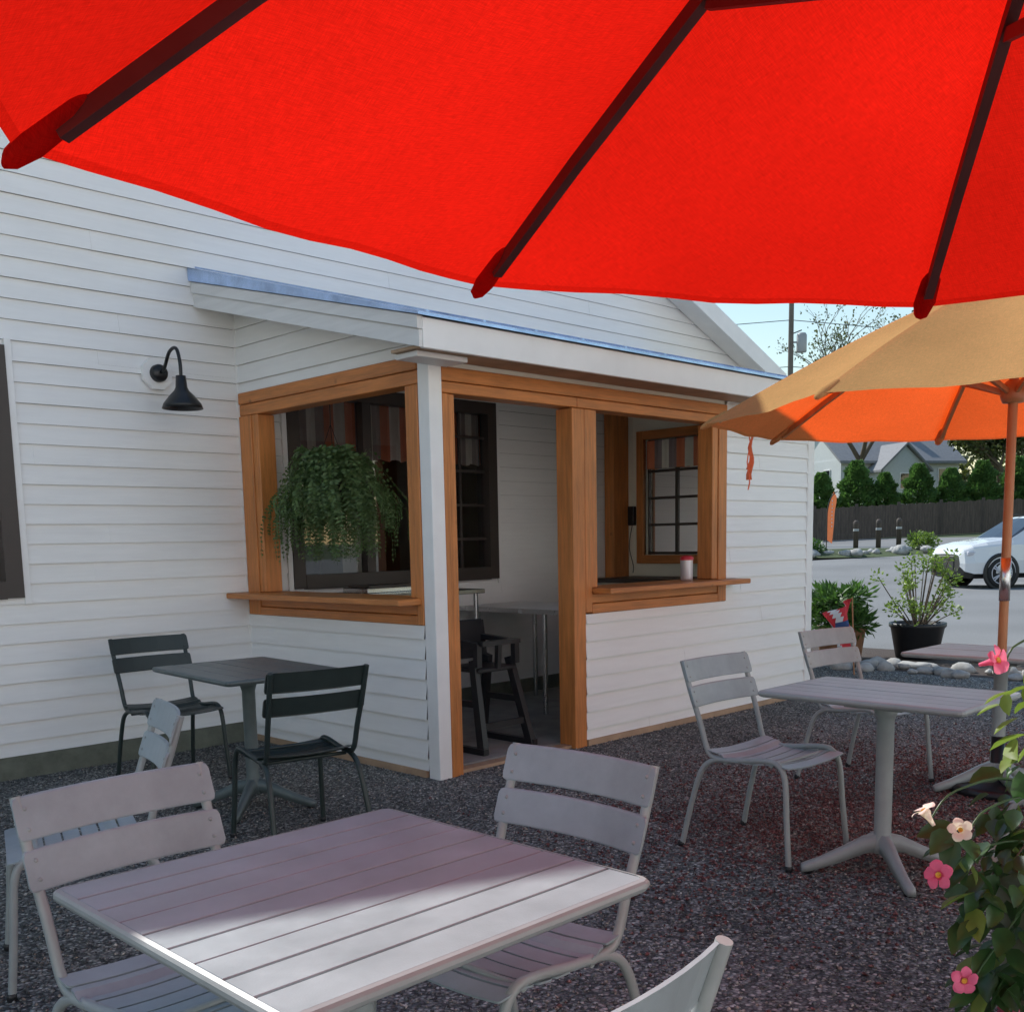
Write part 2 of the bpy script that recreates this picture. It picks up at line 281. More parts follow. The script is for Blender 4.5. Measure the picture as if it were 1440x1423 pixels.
# ------------------------------------------------------------------ BUILDING
BLD=empty('white_clapboard_cafe_building')
XC,YF,YM=3.864,4.508,6.5
XR=3.06
def roofz(x): return 3.15+.4*(10.5-x) if x>=XR else 3.15+.4*(10.5-XR)-.4*(XR-x)
CH=.118
def siding(name,axis,plane,sgn,a0,a1,z0,z1,holes=(),lo=None,hi=None,lip=.016,parent=None):
    g=G(); zs=set([z0,z1]); k=math.ceil(z0/CH)
    while k*CH<z1: zs.add(round(k*CH,5)); k+=1
    for h in holes:
        for z in (h[2],h[3]):
            if z0<z<z1: zs.add(z)
    zs=sorted(zs); R=random.Random(int(z0*10)+5+(3 if axis=='x' else 0)); segoff={}
    for za,zb in zip(zs[:-1],zs[1:]):
        if zb-za<1e-4: continue
        kk=math.floor((za+1e-4)/CH); 
        def out(z): t=(z-kk*CH)/CH; return .002+lip*(1-t)
        iv=[(a0,a1)]
        for h in holes:
            if h[2]<zb-1e-5 and h[3]>za+1e-5:
                ni=[]
                for a,b in iv:
                    if h[1]<=a or h[0]>=b: ni.append((a,b)); continue
                    if a<h[0]: ni.append((a,h[0]))
                    if b>h[1]: ni.append((h[1],b))
                iv=ni
        if kk not in segoff: segoff[kk]=R.uniform(0,3.6)
        sv=[]
        for a,b in iv:
            cuts=[a]; x=math.floor(a/3.6)*3.6+segoff[kk]
            while x<b:
                if x>a+.05 and x<b-.05: cuts.append(x)
                x+=3.6
            cuts.append(b); sv+=[(cuts[i],cuts[i+1],(i+kk)%2) for i in range(len(cuts)-1)]
        for a,b,odd in sv:
            def cl(x,z):
                if lo: x=max(x,lo(z))
                if hi: x=min(x,hi(z))
                return x
            aa,ab,ba,bb=cl(a,za),cl(a,zb),cl(b,za),cl(b,zb)
            if ba-aa<=0.001 and bb-ab<=0.001: continue
            if ba<aa: continue
            if bb<ab: ab=bb=(ab+bb)/2
            e=.0022*odd; oa,ob=out(za)+e,out(zb)+e
            mk=(lambda x,o,z:(x,plane+sgn*o,z)) if axis=='y' else (lambda x,o,z:(plane+sgn*o,x,z))
            g.add([mk(aa,oa,za),mk(ba,oa,za),mk(bb,ob,zb),mk(ab,ob,zb)],[(0,1,2,3)],SID)
            if abs(za-kk*CH)<1e-4: g.add([mk(aa,oa,za),mk(ba,oa,za),mk(ba,0,za+.003),mk(aa,0,za+.003)],[(0,1,2,3)],SID)
            if odd: g.add([mk(aa,oa,za),mk(ab,ob,zb),mk(ab,ob-e,zb),mk(aa,oa-e,za)],[(0,1,2,3)],SID)
    return g.obj(name,parent or BLD)
HW=[(4.27,6.24,1.11,2.48),(1.15,2.28,1.15,2.51)]
slo=lambda z: XR-(roofz(XR)-.12-z)/.4 
shi=lambda z: XR+(roofz(XR)-.12-z)/.4
siding('main_wall_siding','y',YM,-1,-4.1,10.2,.15,roofz(XR)-.14,HW,lo=slo,hi=shi)
g=G()
y0,y1=YM+.004,YM+.06
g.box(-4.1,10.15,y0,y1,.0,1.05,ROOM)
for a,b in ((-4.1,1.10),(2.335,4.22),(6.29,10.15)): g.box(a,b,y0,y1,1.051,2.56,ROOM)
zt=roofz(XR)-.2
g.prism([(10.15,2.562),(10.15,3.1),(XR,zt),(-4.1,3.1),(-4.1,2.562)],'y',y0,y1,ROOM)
g.box(-4.1,10.2,YM-.012,YM+.002,-.1,.148,CON)
g.box(-4.1,10.2,YM+7.9,YM+8.0,-.1,3.0,SID); g.prism([(10.15,3.001),(XR,zt),(-4.1,3.001)],'y',YM+7.9,YM+8.0,SID)
g.box(-4.1,-4.0,YM+.07,YM+7.9,-.1,3.0,SID); g.box(10.1,10.2,YM+.07,YM+7.9,-.1,3.0,SID)
g.box(10.14,10.24,YM-.03,YM+.0,.15,3.0,WHT)
zr=roofz(XR)
for (xa,xb) in ((XR,10.5),(XR,-4.38)):
    za,zb_=zr,3.15
    g.prism([(xa,za),(xb,zb_),(xb,zb_-.1),(xa,za-.1)],'y',6.215,16.5,SHG)
    g.prism([(xa,za-.015),(xb,zb_-.015),(xb,zb_-.2),(xa,za-.2)],'y',6.185,6.21,WHT)
    g.prism([(xa,za-.105),(xb,zb_-.105),(xb,zb_-.13),(xa,za-.13)],'y',6.21,YM-.02,WHT)
g.obj('main_roof_and_foundation',BLD)
def window(name,x0,x1,z0,z1,mull,muntx,muntz,cur,fl=None):
    g=G(); yb=YM
    g.box(x0-.05,x0+.05,yb-.04,yb+.06,z0-.05,z1+.05,DKF); g.box(x1-.05,x1+.05,yb-.04,yb+.06,z0-.05,z1+.05,DKF)
    g.box(x0+.05,x1-.05,yb-.04,yb+.06,z1-.045,z1+.05,DKF); g.box(x0+.05,x1-.05,yb-.045,yb+.06,z0-.055,z0+.05,DKF)
    g.box(x0-.09,x0-.052,yb-.03,yb-.001,z0-.09,z1+.09,WHT); g.box(x1+.052,x1+.09,yb-.03,yb-.001,z0-.09,z1+.09,WHT)
    for m_ in mull: g.box(m_-.04,m_+.04,yb-.03,yb+.05,z0+.051,z1-.046,DKF)
    for m_ in muntx: g.box(m_-.011,m_+.011,yb+.012,yb+.03,z0+.051,z1-.046,DKF)
    for (a,b,z) in muntz: g.box(a,b,yb+.010,yb+.028,z-.011,z+.011,DKF)
    g.add([(x0,yb+.035,z0),(x1,yb+.035,z0),(x1,yb+.035,z1),(x0,yb+.035,z1)],[(0,1,2,3)],GLS)
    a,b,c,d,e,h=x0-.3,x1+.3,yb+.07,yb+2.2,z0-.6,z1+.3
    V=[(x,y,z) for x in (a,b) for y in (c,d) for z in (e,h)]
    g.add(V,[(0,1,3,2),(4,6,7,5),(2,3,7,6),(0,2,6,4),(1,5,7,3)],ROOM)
    g.box(x0+.2,x0+.9,yb+1.0,yb+1.4,z0-.4,z0+.35,DKF); g.box(x1-.7,x1-.3,yb+1.2,yb+1.6,z0-.4,z0+.6,CRM)
    if cur:
        zc0,zc1=cur; nn=int((x1-x0)/.022); cm=[ORC,GYC,WHC,GYC,ORC,WHC]
        for i in range(nn):
            xa=x0+i*.022; xb=xa+.022; ya=yb+.075+.018*math.sin(i*1.3); yc=yb+.075+.018*math.sin((i+1)*1.3)
            g.add([(xa,ya,zc0+.01*math.sin(i)),(xb,yc,zc0+.01*math.sin(i+1)),(xb,yc,zc1),(xa,ya,zc1)],[(0,1,2,3)],cm[(i//4)%6],True)
    return g.obj(name,BLD)
window('window_behind_counter',4.27,6.24,1.11,2.48,[4.93,5.585],[5.91],[(5.62,6.19,z) for z in (1.4,1.68,1.96,2.24)],(2.02,2.47))
window('side_window',1.15,2.28,1.15,2.51,[1.75],[],[],(1.2,1.75))
def zb(y): return 2.374+.25*(y-4.21)
side_lo=lambda z: YF+ max(0,(z-2.45))/.25
siding('porch_side_siding_lower','x',XC,-1,4.585,6.497,.05,.903)
siding('porch_side_siding_upper','x',XC,-1,4.515,6.497,2.412,zb(6.5),lo=side_lo)
siding('porch_front_siding','y',YF,-1,5.162,8.0,.05,2.45,[(5.162,6.788,.888,2.45)])
siding('porch_end_siding','x',8.062,1,YF,6.497,.05,zb(6.5),[(5.2,6.17,1.22,2.29)],lo=side_lo)
g=G()
g.box(XC+.002,XC+.11,4.62,6.49,0,.9,WHT); g.prism([(4.6,2.415),(6.49,2.415),(6.49,zb(6.49)-.005),(4.6,zb(4.6)-.005)],'x',XC+.002,XC+.11,CRM)
g.box(5.17,7.99,YF+.003,YF+.11,0,.885,CRM); g.box(6.795,7.99,YF+.003,YF+.11,.885,2.44,CRM); g.box(3.97,6.79,YF+.004,YF+.11,2.353,2.46,CRM)
x0,x1=7.95,8.06
g.box(x0,x1,YF+.112,6.49,0,1.22,CRM); g.box(x0,x1,YF+.112,5.2,1.22,2.29,CRM); g.box(x0,x1,6.17,6.49,1.22,2.29,CRM)
g.prism([(YF+.112,2.29),(6.49,2.29),(6.49,zb(6.49)-.005),(YF+.112,zb(YF+.112)-.005)],'x',x0,x1,CRM)
for i in range(14):
    y=4.75+i*.13
    if y<5.15 or y>6.22: g.box(x0-.006,x0-.001,y,y+.012,.05,2.5,CRM)
g.box(3.98,7.94,4.64,6.47,-.05,.03,FLO)
g.box(3.95,7.99,YF+.02,YF+.1,-.05,.028,SOF)
g.box(XC-.02,XC+.02,4.6,6.48,-.05,.049,SOF); g.box(5.17,8.03,YF-.022,YF+.015,-.05,.049,SOF)
g.obj('porch_walls_and_floor',BLD)
g=G(); b=.004
g.box(XC-.012,3.948,YF-.024,4.582,.0,2.46,WHT,b); g.box(7.985,8.085,YF-.022,YF+.09,.03,2.45,WHT,b)
g.box(XC-.02,XC-.001,6.485,6.497,.05,2.9,WHT)
g.obj('porch_corner_boards',BLD)
g=G()
def fr(x0,x1,z0,z1,y0=YF-.018,y1=YF+.125,m=CEDV): g.box(x0,x1,y0,y1,z0,z1,m,.004)
fr(3.952,4.0,0,2.205); fr(4.002,4.05,0,2.205,YF-.01)
fr(5.043,5.158,0,2.205); fr(5.162,5.225,.9,2.205); fr(5.228,5.288,1.062,2.205,YF-.010)
fr(6.61,6.68,1.062,2.205,YF-.010); fr(6.684,6.79,.89,2.205)
fr(3.952,6.79,2.275,2.352,m=CEDX); fr(3.952,5.1,2.21,2.272,YF-.010,m=CEDX); fr(5.103,6.79,2.21,2.272,YF-.010,m=CEDX)
fr(5.228,6.68,.89,.955,m=CEDX); fr(5.228,6.68,.958,1.02,YF-.010,m=CEDX)
g.box(5.235,6.9,4.34,4.78,1.022,1.058,CEDX,.006)
def fs(y0,y1,z0,z1,x0=XC-.018,x1=XC+.12,m=CEDV): g.box(x0,x1,y0,y1,z0,z1,m,.004)
fs(4.585,4.64,.905,2.255); fs(4.643,4.70,1.062,2.255,XC-.010)
fs(6.255,6.33,1.062,2.255,XC-.010); fs(6.334,6.48,.905,2.255)
fs(4.585,6.48,2.335,2.41,m=CEDX); fs(4.585,6.48,2.258,2.332,XC-.010,m=CEDX)
fs(4.643,6.33,.905,.96,m=CEDX); fs(4.643,6.33,.963,1.02,XC-.010,m=CEDX)
g.box(3.68,4.08,4.60,6.495,1.022,1.058,CEDX,.006)
g.box(7.92,7.97,5.12,5.2,1.14,2.37,CEDV,.003); g.box(7.92,7.97,6.17,6.25,1.14,2.37,CEDV,.003); g.box(7.92,7.97,5.2,6.17,2.29,2.37,CEDX,.003); g.box(7.90,7.97,5.2,6.17,1.14,1.218,CEDX,.003)
g.box(7.72,7.945,6.36,6.475,.03,2.7,CEDV,.004)
g.obj('cedar_frames_and_counters',BLD)
g=G()
for y in (5.2,5.52,5.84,6.17): g.box(8.0,8.03,y-.015,y+.015,1.22,2.29,DKF)
for z in (1.235,1.5,1.75,2.0,2.275): g.box(7.998,8.028,5.2,6.17,z-.012,z+.012,DKF)
g.add([(8.015,5.2,1.22),(8.015,6.17,1.22),(8.015,6.17,2.29),(8.015,5.2,2.29)],[(0,1,2,3)],GLS)
for i in range(44):
    ya=5.2+i*.022; cm=[ORC,GYC,WHC,GYC,ORC,WHC]
    g.add([(7.975+.01*math.sin(i*1.3),ya,2.02),(7.975+.01*math.sin(i*1.3+1.3),ya+.022,2.02),(7.975+.01*math.sin(i*1.3+1.3),ya+.022,2.28),(7.975+.01*math.sin(i*1.3),ya,2.28)],[(0,1,2,3)],cm[(i//4)%6],True)
g.obj('end_wall_window',BLD)
g=G(); xa,xb=3.56,8.38
g.prism([(4.235,zb(4.235)+.02),(6.497,zb(6.497)+.02),(6.497,zb(6.497)+.15),(4.235,zb(4.235)+.15)],'x',xa+.025,xb-.02,CRM)
g.prism([(4.21,zb(4.21)-.002),(6.497,zb(6.497)-.002),(6.497,zb(6.497)+.085),(4.21,zb(4.21)+.085)],'x',xa,xa+.022,FAS)
g.prism([(4.205,zb(4.21)+.087),(6.497,zb(6.497)+.087),(6.497,zb(6.497)+.155),(4.205,zb(4.21)+.152)],'x',xa-.014,xa+.022,FAS)
g.box(xa+.024,xb,4.205,4.232,zb(4.21)-.004,zb(4.21)+.148,WHT,.003)
g.box(xa+.03,xb-.02,4.236,YF-.03,zb(4.21)+.002,zb(4.21)+.018,SOF)
g.box(3.62,3.98,4.3,4.48,2.345,2.374,FAS,.003)
g.obj('porch_roof_structure',BLD)
g=G()
g.prism([(4.175,zb(4.175)+.158),(6.49,zb(6.49)+.16),(6.49,zb(6.49)+.245),(4.175,zb(4.175)+.174)],'x',xa-.03,xb+.03,MET)
for i in range(13):
    x=xa+.02+i*.4
    g.prism([(4.17,zb(4.17)+.176),(6.48,zb(6.48)+.247),(6.48,zb(6.48)+.258),(4.17,zb(4.17)+.187)],'x',x,x+.02,MET)
g.obj('porch_metal_roof',BLD)
NB=empty('unseen_bounce_building')  # invented white block behind the camera, added as fill for the shaded walls
NH=[(-24+i*4.2,-24+i*4.2+1.1,z,z+1.4) for i in range(9) for z in (1.0,4.0)]
siding('bounce_building_siding','y',-6.6,1,-26,12,.2,7.4,NH,parent=NB)
g=G()
g.box(-26,12,-14,-6.72,0,7.4,SID); g.prism([(-14.4,7.35),(-6.2,7.35),(-10.3,9.8)],'x',-26.3,12.3,SHG)
for h in NH:
    g.box(h[0]-.08,h[1]+.08,-6.70,-6.62,h[2]-.08,h[3]+.08,WHT); g.box(h[0]+.03,h[1]-.03,-6.618,-6.61,h[2]+.03,h[3]-.03,CGL); g.box(h[0],h[1],-6.608,-6.59,(h[2]+h[3])/2-.03,(h[2]+h[3])/2+.03,WHT)
g.box(-26,12,-6.70,-6.60,0,.19,CON)
g.obj('bounce_building_body_and_roof',NB)
# ------------------------------------------------------------------ wall lamp
g=G(); c=Vector((3.26,YM-.018,2.485))
oct_=[(math.cos(math.radians(22.5+45*k))*.105,math.sin(math.radians(22.5+45*k))*.105) for k in range(8)]
g.prism([(c.x+a,c.z+b_) for a,b_ in oct_],'y',c.y-.03,c.y,WHT)
g.lathe([(0,0.05),(.045,.05),(.055,.03),(.055,0)],(c.x,c.y-.03,c.z),BLK,ax=(0,-1,0))
g.tube([(c.x,c.y-.05,c.z),(c.x,c.y-.12,c.z+.02),(c.x,c.y-.2,c.z+.11),(c.x,c.y-.29,c.z+.12),(c.x,c.y-.33,c.z+.03),(c.x,c.y-.33,c.z-.08)],.011,BLK)
g.lathe([(0,.07),(.03,.07),(.036,0),(.045,-.02),(.075,-.05),(.115,-.1),(.125,-.13),(.122,-.13),(.1,-.09),(.03,-.02),(0,-.02)],(c.x,c.y-.33,c.z-.12),BLK,28)
g.obj('gooseneck_wall_lamp')
# ------------------------------------------------------------------ patio furniture
def chair_mesh(name,fm,sm):
    g=G()
    for s in (-1,1):
        g.tube([(s*.232,.235,0),(s*.222,.215,.2),(s*.215,.2,.37),(s*.213,.165,.432),(s*.212,.10,.442),(s*.21,-.03,.425),(s*.21,-.14,.42),(s*.212,-.19,.45),(s*.216,-.225,.56),(s*.222,-.275,.7),(s*.226,-.318,.835)],.0125,fm,10,5)
        g.tube([(s*.238,-.31,0),(s*.228,-.265,.2),(s*.218,-.215,.36),(s*.212,-.15,.412),(s*.21,-.08,.418)],.0125,fm,10,5)
        g.lathe([(0,.0),(.016,.0),(.016,.02),(.0125,.025)],(s*.232,.235,0),BPL,10); g.lathe([(0,.0),(.016,.0),(.016,.02),(.0125,.025)],(s*.238,-.31,0),BPL,10)
    g.tube([(-.21,-.10,.405),(.21,-.10,.405)],.009,fm,8,sp=False); g.tube([(-.212,.13,.425),(.212,.13,.425)],.009,fm,8,sp=False)
    def slat(prof,xw,t,dipfun,crown=0):
        nx=14; V=[];F=[];k=len(prof); xs=[-1,-.985,-.95]+[-.9+1.8*i/(nx-6) for i in range(nx-5)]+[.95,.985,1]; nx=len(xs)-1
        mid=(prof[0][1]+prof[-1][1])/2; midy=(prof[0][0]+prof[-1][0])/2
        for side in (0,1):
            for i in range(nx+1):
                x=xw*xs[i]; dy,dz=dipfun(x); sh=(.72,.93,1)[min(i,nx-i)] if min(i,nx-i)<3 else 1
                for (y,z) in prof:
                    y_=midy+(y-midy)*sh; z_=mid+(z-mid)*sh
                    V.append((x,y_+dy-(t*crown if side else 0),z_+dz-(t if side else 0)*(0 if crown else 1)))
        n1=(nx+1)*k
        for i in range(nx):
            for j in range(k-1):
                a=i*k+j; F.append((a,a+k,a+k+1,a+1)); F.append((a+n1,a+n1+1,a+n1+k+1,a+n1+k))
            a=i*k; F.append((a,a+n1,a+n1+k,a+k)); a=i*k+k-1; F.append((a,a+k,a+k+n1,a+n1))
        for i in (0,nx):
            for j in range(k-1):
                a=i*k+j; F.append((a,a+1,a+1+n1,a+n1))
        g.add(V,F,sm,False)
    def zs(y):
        return .452-.03*math.cos((y+.0)*7.0)+ (.012 if y<-.1 else 0) - max(0,(y-.15))*.35
    y=-.19
    for i in range(7):
        yy=[y,y+.0175,y+.035,y+.052]; slat([(q,zs(q)) for q in yy],.222,.005,lambda x:(0,-.014*(1-(x/.222)**2))); y+=.059
    for (z0,z1) in ((.635,.722),(.742,.835)):
        def yb(z): return -.225-(z-.56)*.345
        zz=[z0,z0+.004,(z0*2+z1)/3,(z0+2*z1)/3,z1-.004,z1]
        slat([(yb(z)+.018-(.002 if k in (0,5) else 0),z) for k,z in enumerate(zz)],.242,.008,lambda x:(-.03*(1-(x/.242)**2),0),crown=1)
    for s in (-1,1):
        for z in (.66,.70,.765,.81): g.lathe([(.0055,0),(.004,.003),(0,.0035)],(s*.216,-.225-(z-.56)*.345+.012,z),fm,8,ax=(0,1,.3))
    return g.mesh(name)
def table_mesh(name,sx,sy,nsl,top,frame,H=.745):
    g=G(); hx,hy=sx/2,sy/2
    P=[(hx,-hy+.02),(hx,hy-.02),(hx-.006,hy-.006),(hx-.02,hy),(-hx+.02,hy),(-hx+.006,hy-.006),(-hx,hy-.02),(-hx,-hy+.02),(-hx+.006,-hy+.006),(-hx+.02,-hy),(hx-.02,-hy),(hx-.006,-hy+.006)]
    V=[];F=[]; prof=[(-.012,0),(-.004,-.002),(0,-.007),(.001,-.014),(-.003,-.022),(-.010,-.027),(-.045,-.027),(-.045,-.016),(-.013,-.016)]
    for (x,y) in P:
        for (o,z) in prof: V.append((x+math.copysign(1,x)*o,y+math.copysign(1,y)*o,H+z))
    k=len(prof); n_=len(P)
    for i in range(n_):
        j=(i+1)%n_
        for q in range(k): F.append((i*k+q,j*k+q,j*k+(q+1)%k,i*k+(q+1)%k))
    g.add(V,F,frame)
    e=.0135; w=(sy-2*e)/nsl
    for i in range(nsl):
        y0=-hy+e+i*w
        g.box(-hx+e,hx-e,y0+(.0025 if i else 0),y0+w-(.0025 if i<nsl-1 else 0),H-.0155,H-.0012+.0005*((i*7)%3),top,.0015)
    g.box(-hx*.6,hx*.6,-.03,.03,H-.038,H-.0275,frame); g.box(-.03,.03,-hy*.6,hy*.6,H-.05,H-.0385,frame)
    g.box(-.12,.12,-.12,.12,H-.060,H-.051,frame)
    g.lathe([(.0,H-.06),(.055,H-.06),(.04,H-.1),(.034,H-.12),(.034,.16),(.045,.13),(.05,.085),(0,.085)],(0,0,0),frame,24)
    for k_ in range(4):
        a=math.radians(45+90*k_); d=Vector((math.cos(a),math.sin(a),0)); nrm=Vector((-d.y,d.x,0))
        st=[(0,.13,.06,.035),(.08,.115,.05,.032),(.16,.08,.042,.028),(.25,.045,.036,.022),(.31,.028,.04,.018),(.33,.022,.03,.015)]
        V=[];F=[]
        for (q,z,w_,h) in st:
            c=d*q+Vector((0,0,z))
            for (sx_,sz) in ((-1,-1),(1,-1),(1,.3),(.55,1),(-.55,1),(-1,.3)): V.append(c+nrm*sx_*w_/2+Vector((0,0,sz*h)))
        for i in range(len(st)-1):
            for j in range(6): F.append((i*6+j,i*6+(j+1)%6,(i+1)*6+(j+1)%6,(i+1)*6+j))
        F.append(tuple(range(len(V)-6,len(V)))); g.add(V,F,frame,True)
        g.lathe([(0,0),(.02,0),(.018,.03),(0,.03)],d*.3,BPL,10)
    return g.mesh(name)
CL=chair_mesh('patio_chair_grey',ALF,ALU); CD=chair_mesh('patio_chair_dark',DKC,DKC)
T1=table_mesh('slatted_table_square',.80,.80,9,ALU,ALF); T2=table_mesh('slatted_table_small',.84,.58,6,ALU,ALF); TD=table_mesh('slatted_table_dark',.9,.66,6,DKT,DKT)
inst('patio_table',T1,(1.10,1.545,.008),0)
inst('patio_chair',CL,(1.62,1.70,.008),rd(91))
inst('patio_chair',CL,(1.035,2.05,.008),rd(183))
inst('patio_chair',CL,(.90,1.06,.008),rd(2))
inst('patio_table',T2,(3.96,1.86,.008),rd(90))
inst('patio_chair',CL,(3.94,2.36,.008),rd(178))
inst('patio_chair',CL,(3.98,1.12,.008),rd(5))
inst('patio_table',T2,(5.62,2.02,.008),rd(90))
inst('patio_chair',CL,(5.40,2.62,.008),rd(172))
inst('patio_chair',CL,(5.75,1.3,.008),rd(-8))
inst('patio_table',TD,(2.80,4.77,.008),rd(86))
inst('patio_chair',CD,(2.86,5.74,.008),rd(176))
inst('patio_chair',CD,(2.62,4.08,.008),rd(-10))
inst('patio_table',T1,(.80,4.14,.008),0)
inst('patio_chair',CL,(1.33,3.40,.008),rd(72))
# ------------------------------------------------------------------ umbrellas
def umbrella(name,cx,cy,R,ph,hem,apex,fm,hm,pm,rm,tipz=None,n=8,rw=.022):
    E=empty(name,(cx,cy,0)); rise=apex-hem; tipz=tipz or [0]*n
    def ribp(i,t):
        a=math.radians(ph+360/n*i); z=apex-(rise-tipz[i%n])*t+.035*math.sin(math.pi*t)
        return Vector((R*t*math.cos(a),R*t*math.sin(a),z))
    g=G(); nt_,ns=14,10
    ts=[k/(nt_-1)*.988 for k in range(nt_)]+[1.0]
    for i in range(n):
        V=[];F=[];Fh=[]
        for t in ts:
            A=ribp(i,t);B=ribp(i+1,t)
            for k in range(ns+1):
                s=k/ns; q=A.lerp(B,s); b_=math.sin(math.pi*s); q.z-=.04*b_*math.sin(math.pi*min(t,.98)*.9)
                d=Vector((q.x,q.y,0)); 
                if t>0: q-=d.normalized()*.02*b_*t*t
                q.z+=.006*math.sin(s*14+i*2+t*3)*b_*t**3
                V.append(q)
        for r in range(len(ts)-1):
            for k in range(ns):
                a=r*(ns+1)+k; (Fh if (r==len(ts)-2) else F).append((a,a+ns+1,a+ns+2,a+1))
        g.add(V,F,fm,True); g.add(V,Fh,hm,True)
        a=math.radians(ph+360/n*i); st=[(.915,.014,.006),(.93,.025,.017),(.98,.029,.021),(1.004,.021,.015),(1.012,.007,.007)]
        V=[];F=[]; nr=Vector((-math.sin(a),math.cos(a),0))
        for (t,w_,h_) in st:
            c=ribp(i,t)+Vector((0,0,-.012))
            for q in range(8):
                b_=q*math.pi/4; V.append(c+nr*w_*math.cos(b_)+Vector((0,0,h_*math.sin(b_))))
        for r in range(4):
            for q in range(8): F.append((r*8+q,r*8+(q+1)%8,(r+1)*8+(q+1)%8,(r+1)*8+q))
        F.append(tuple(range(32,40))); g.add(V,F,hm,True)
    V=[(0,0,apex+.07)];F=[]
    for i in range(n): q=ribp(i,.17); V.append((q.x,q.y,q.z+.035))
    for i in range(n): F.append((0,1+i,1+(i+1)%n))
    g.add(V,F,fm,True)
    g.obj('canopy',E)
    g=G(); hz=apex-.62
    for i in range(n):
        pts=[ribp(i,t)+Vector((0,0,-.026)) for t in (.03,.25,.5,.75,.95)]
        for a_,b_ in zip(pts[:-1],pts[1:]): g.beam(a_,b_,rw,.028,rm)
        m_=ribp(i,.5)+Vector((0,0,-.045)); a=math.radians(ph+360/n*i)
        g.beam((.045*math.cos(a),.045*math.sin(a),hz),m_,.016,.026,rm)
    g.lathe([(0,apex-.07),(.06,apex-.07),(.06,apex-.01),(0,apex-.01)],(0,0,0),rm); g.lathe([(.02,hz-.05),(.05,hz-.05),(.062,hz-.02),(.062,hz+.03),(.03,hz+.06)],(0,0,0),rm)
    g.obj('ribs_and_hubs',E)
    g=G(); g.tube([(0,0,.05),(0,0,apex+.05)],.023,pm,16,sp=False); g.lathe([(0,.1),(.02,.09),(.03,.05),(.02,.02),(.02,0)],(0,0,apex+.05),pm,14)
    g.lathe([(.0245,1.24),(.0265,1.24),(.0265,1.02),(.0245,1.02)],(0,0,0),STL)
    g.obj('pole',E)
    g=G(); g.lathe([(0,.0),(.24,.0),(.245,.03),(.22,.05),(.06,.075),(.035,.09),(.035,.3),(.026,.3)],(0,0,.008),BLK,32); g.obj('base',E)
    return E
phr=math.degrees(math.atan2(2.0-.4,1.91-1.60))
UR=umbrella('red_market_umbrella',1.60,.40,1.65,phr,2.005,2.73,RED,REDH,WPN,RIB,tipz=[.025,0,0,0,0,0,0,0],rw=.024)
UO=umbrella('orange_market_umbrella',5.62,2.02,1.54,126,1.97,2.69,ORA,ORAH,WPN,WPN)
g=G()
for dx,l in ((0,.32),(.04,.26),(.02,.2)):
    V=[];F=[]
    for k in range(9):
        z=1.97-l*k/8; V+=[(-.2+dx+.015*math.sin(k*1.2+dx*60),1.42+.01*k*dx*10,z),(-.178+dx+.015*math.sin(k*1.2+dx*60),1.425,z)]
    for k in range(8): F.append((2*k,2*k+1,2*k+3,2*k+2))
    g.add(V,F,SGN,True)
g.obj('tie_straps',UO)
# ------------------------------------------------------------------ hanging fern
E=empty('hanging_fern_basket',(4.12,5.80,-.04))
g=G(); g.lathe([(0,1.68),(.1,1.69),(.13,1.75),(.15,1.84),(.155,1.84),(.14,1.82),(0,1.82)],(0,0,0),DKF,20)
for k in range(3):
    a=k*2.094; g.tube([(.15*math.cos(a),.15*math.sin(a),1.84),(0,0,2.2)],.002,BLK,5,sp=False)
g.tube([(0,0,2.2),(0,0,2.36)],.003,BLK,5,sp=False)
g.obj('basket_and_wires',E)
P=[];D=[];SC=[]
g=G()
for i in range(240):
    a=random.uniform(0,6.283); L_=random.uniform(.25,.66); out=random.uniform(.10,.40)*(1.15 if random.random()<.2 else 1); rise=random.uniform(.03,.24)
    pts=[]
    for k in range(15):
        t=k/14; r=.06+out*math.sin(min(1,t*1.25)*math.pi/2); z=1.84+rise*math.sin(min(1,t*2.2)*math.pi)*.9 -L_*max(0,t-.22)**1.25*1.15
        pts.append(Vector((r*math.cos(a+.2*t),r*math.sin(a+.2*t),z)))
    g.tube(pts[::3]+[pts[-1]],.0014,LFF,3,sp=False,cap=False)
    for k in range(1,28):
        t=k/27; q=pts[min(13,int(t*14))].lerp(pts[min(14,int(t*14)+1)],t*14-int(t*14)); d=(pts[min(14,int(t*14)+1)]-pts[max(0,int(t*14)-1)]).normalized()
        sdv=d.cross(Vector((math.cos(a),math.sin(a),.3))).normalized()
        for s in (-1,1):
            P.append(q); D.append(sdv*s+d*.45+Vector((random.uniform(-.2,.2),random.uniform(-.2,.2),random.uniform(-.3,.05)))); SC.append(.042*(1-.6*t)+.008)
V,F=scatter(LQ_V*np.array([.8,1,1]),LQ_F,np.array(P),np.array(D),np.array(SC))
inst('fronds',npmesh('fronds',V,F,[LFF]),parent=E); g.obj('stems',E)
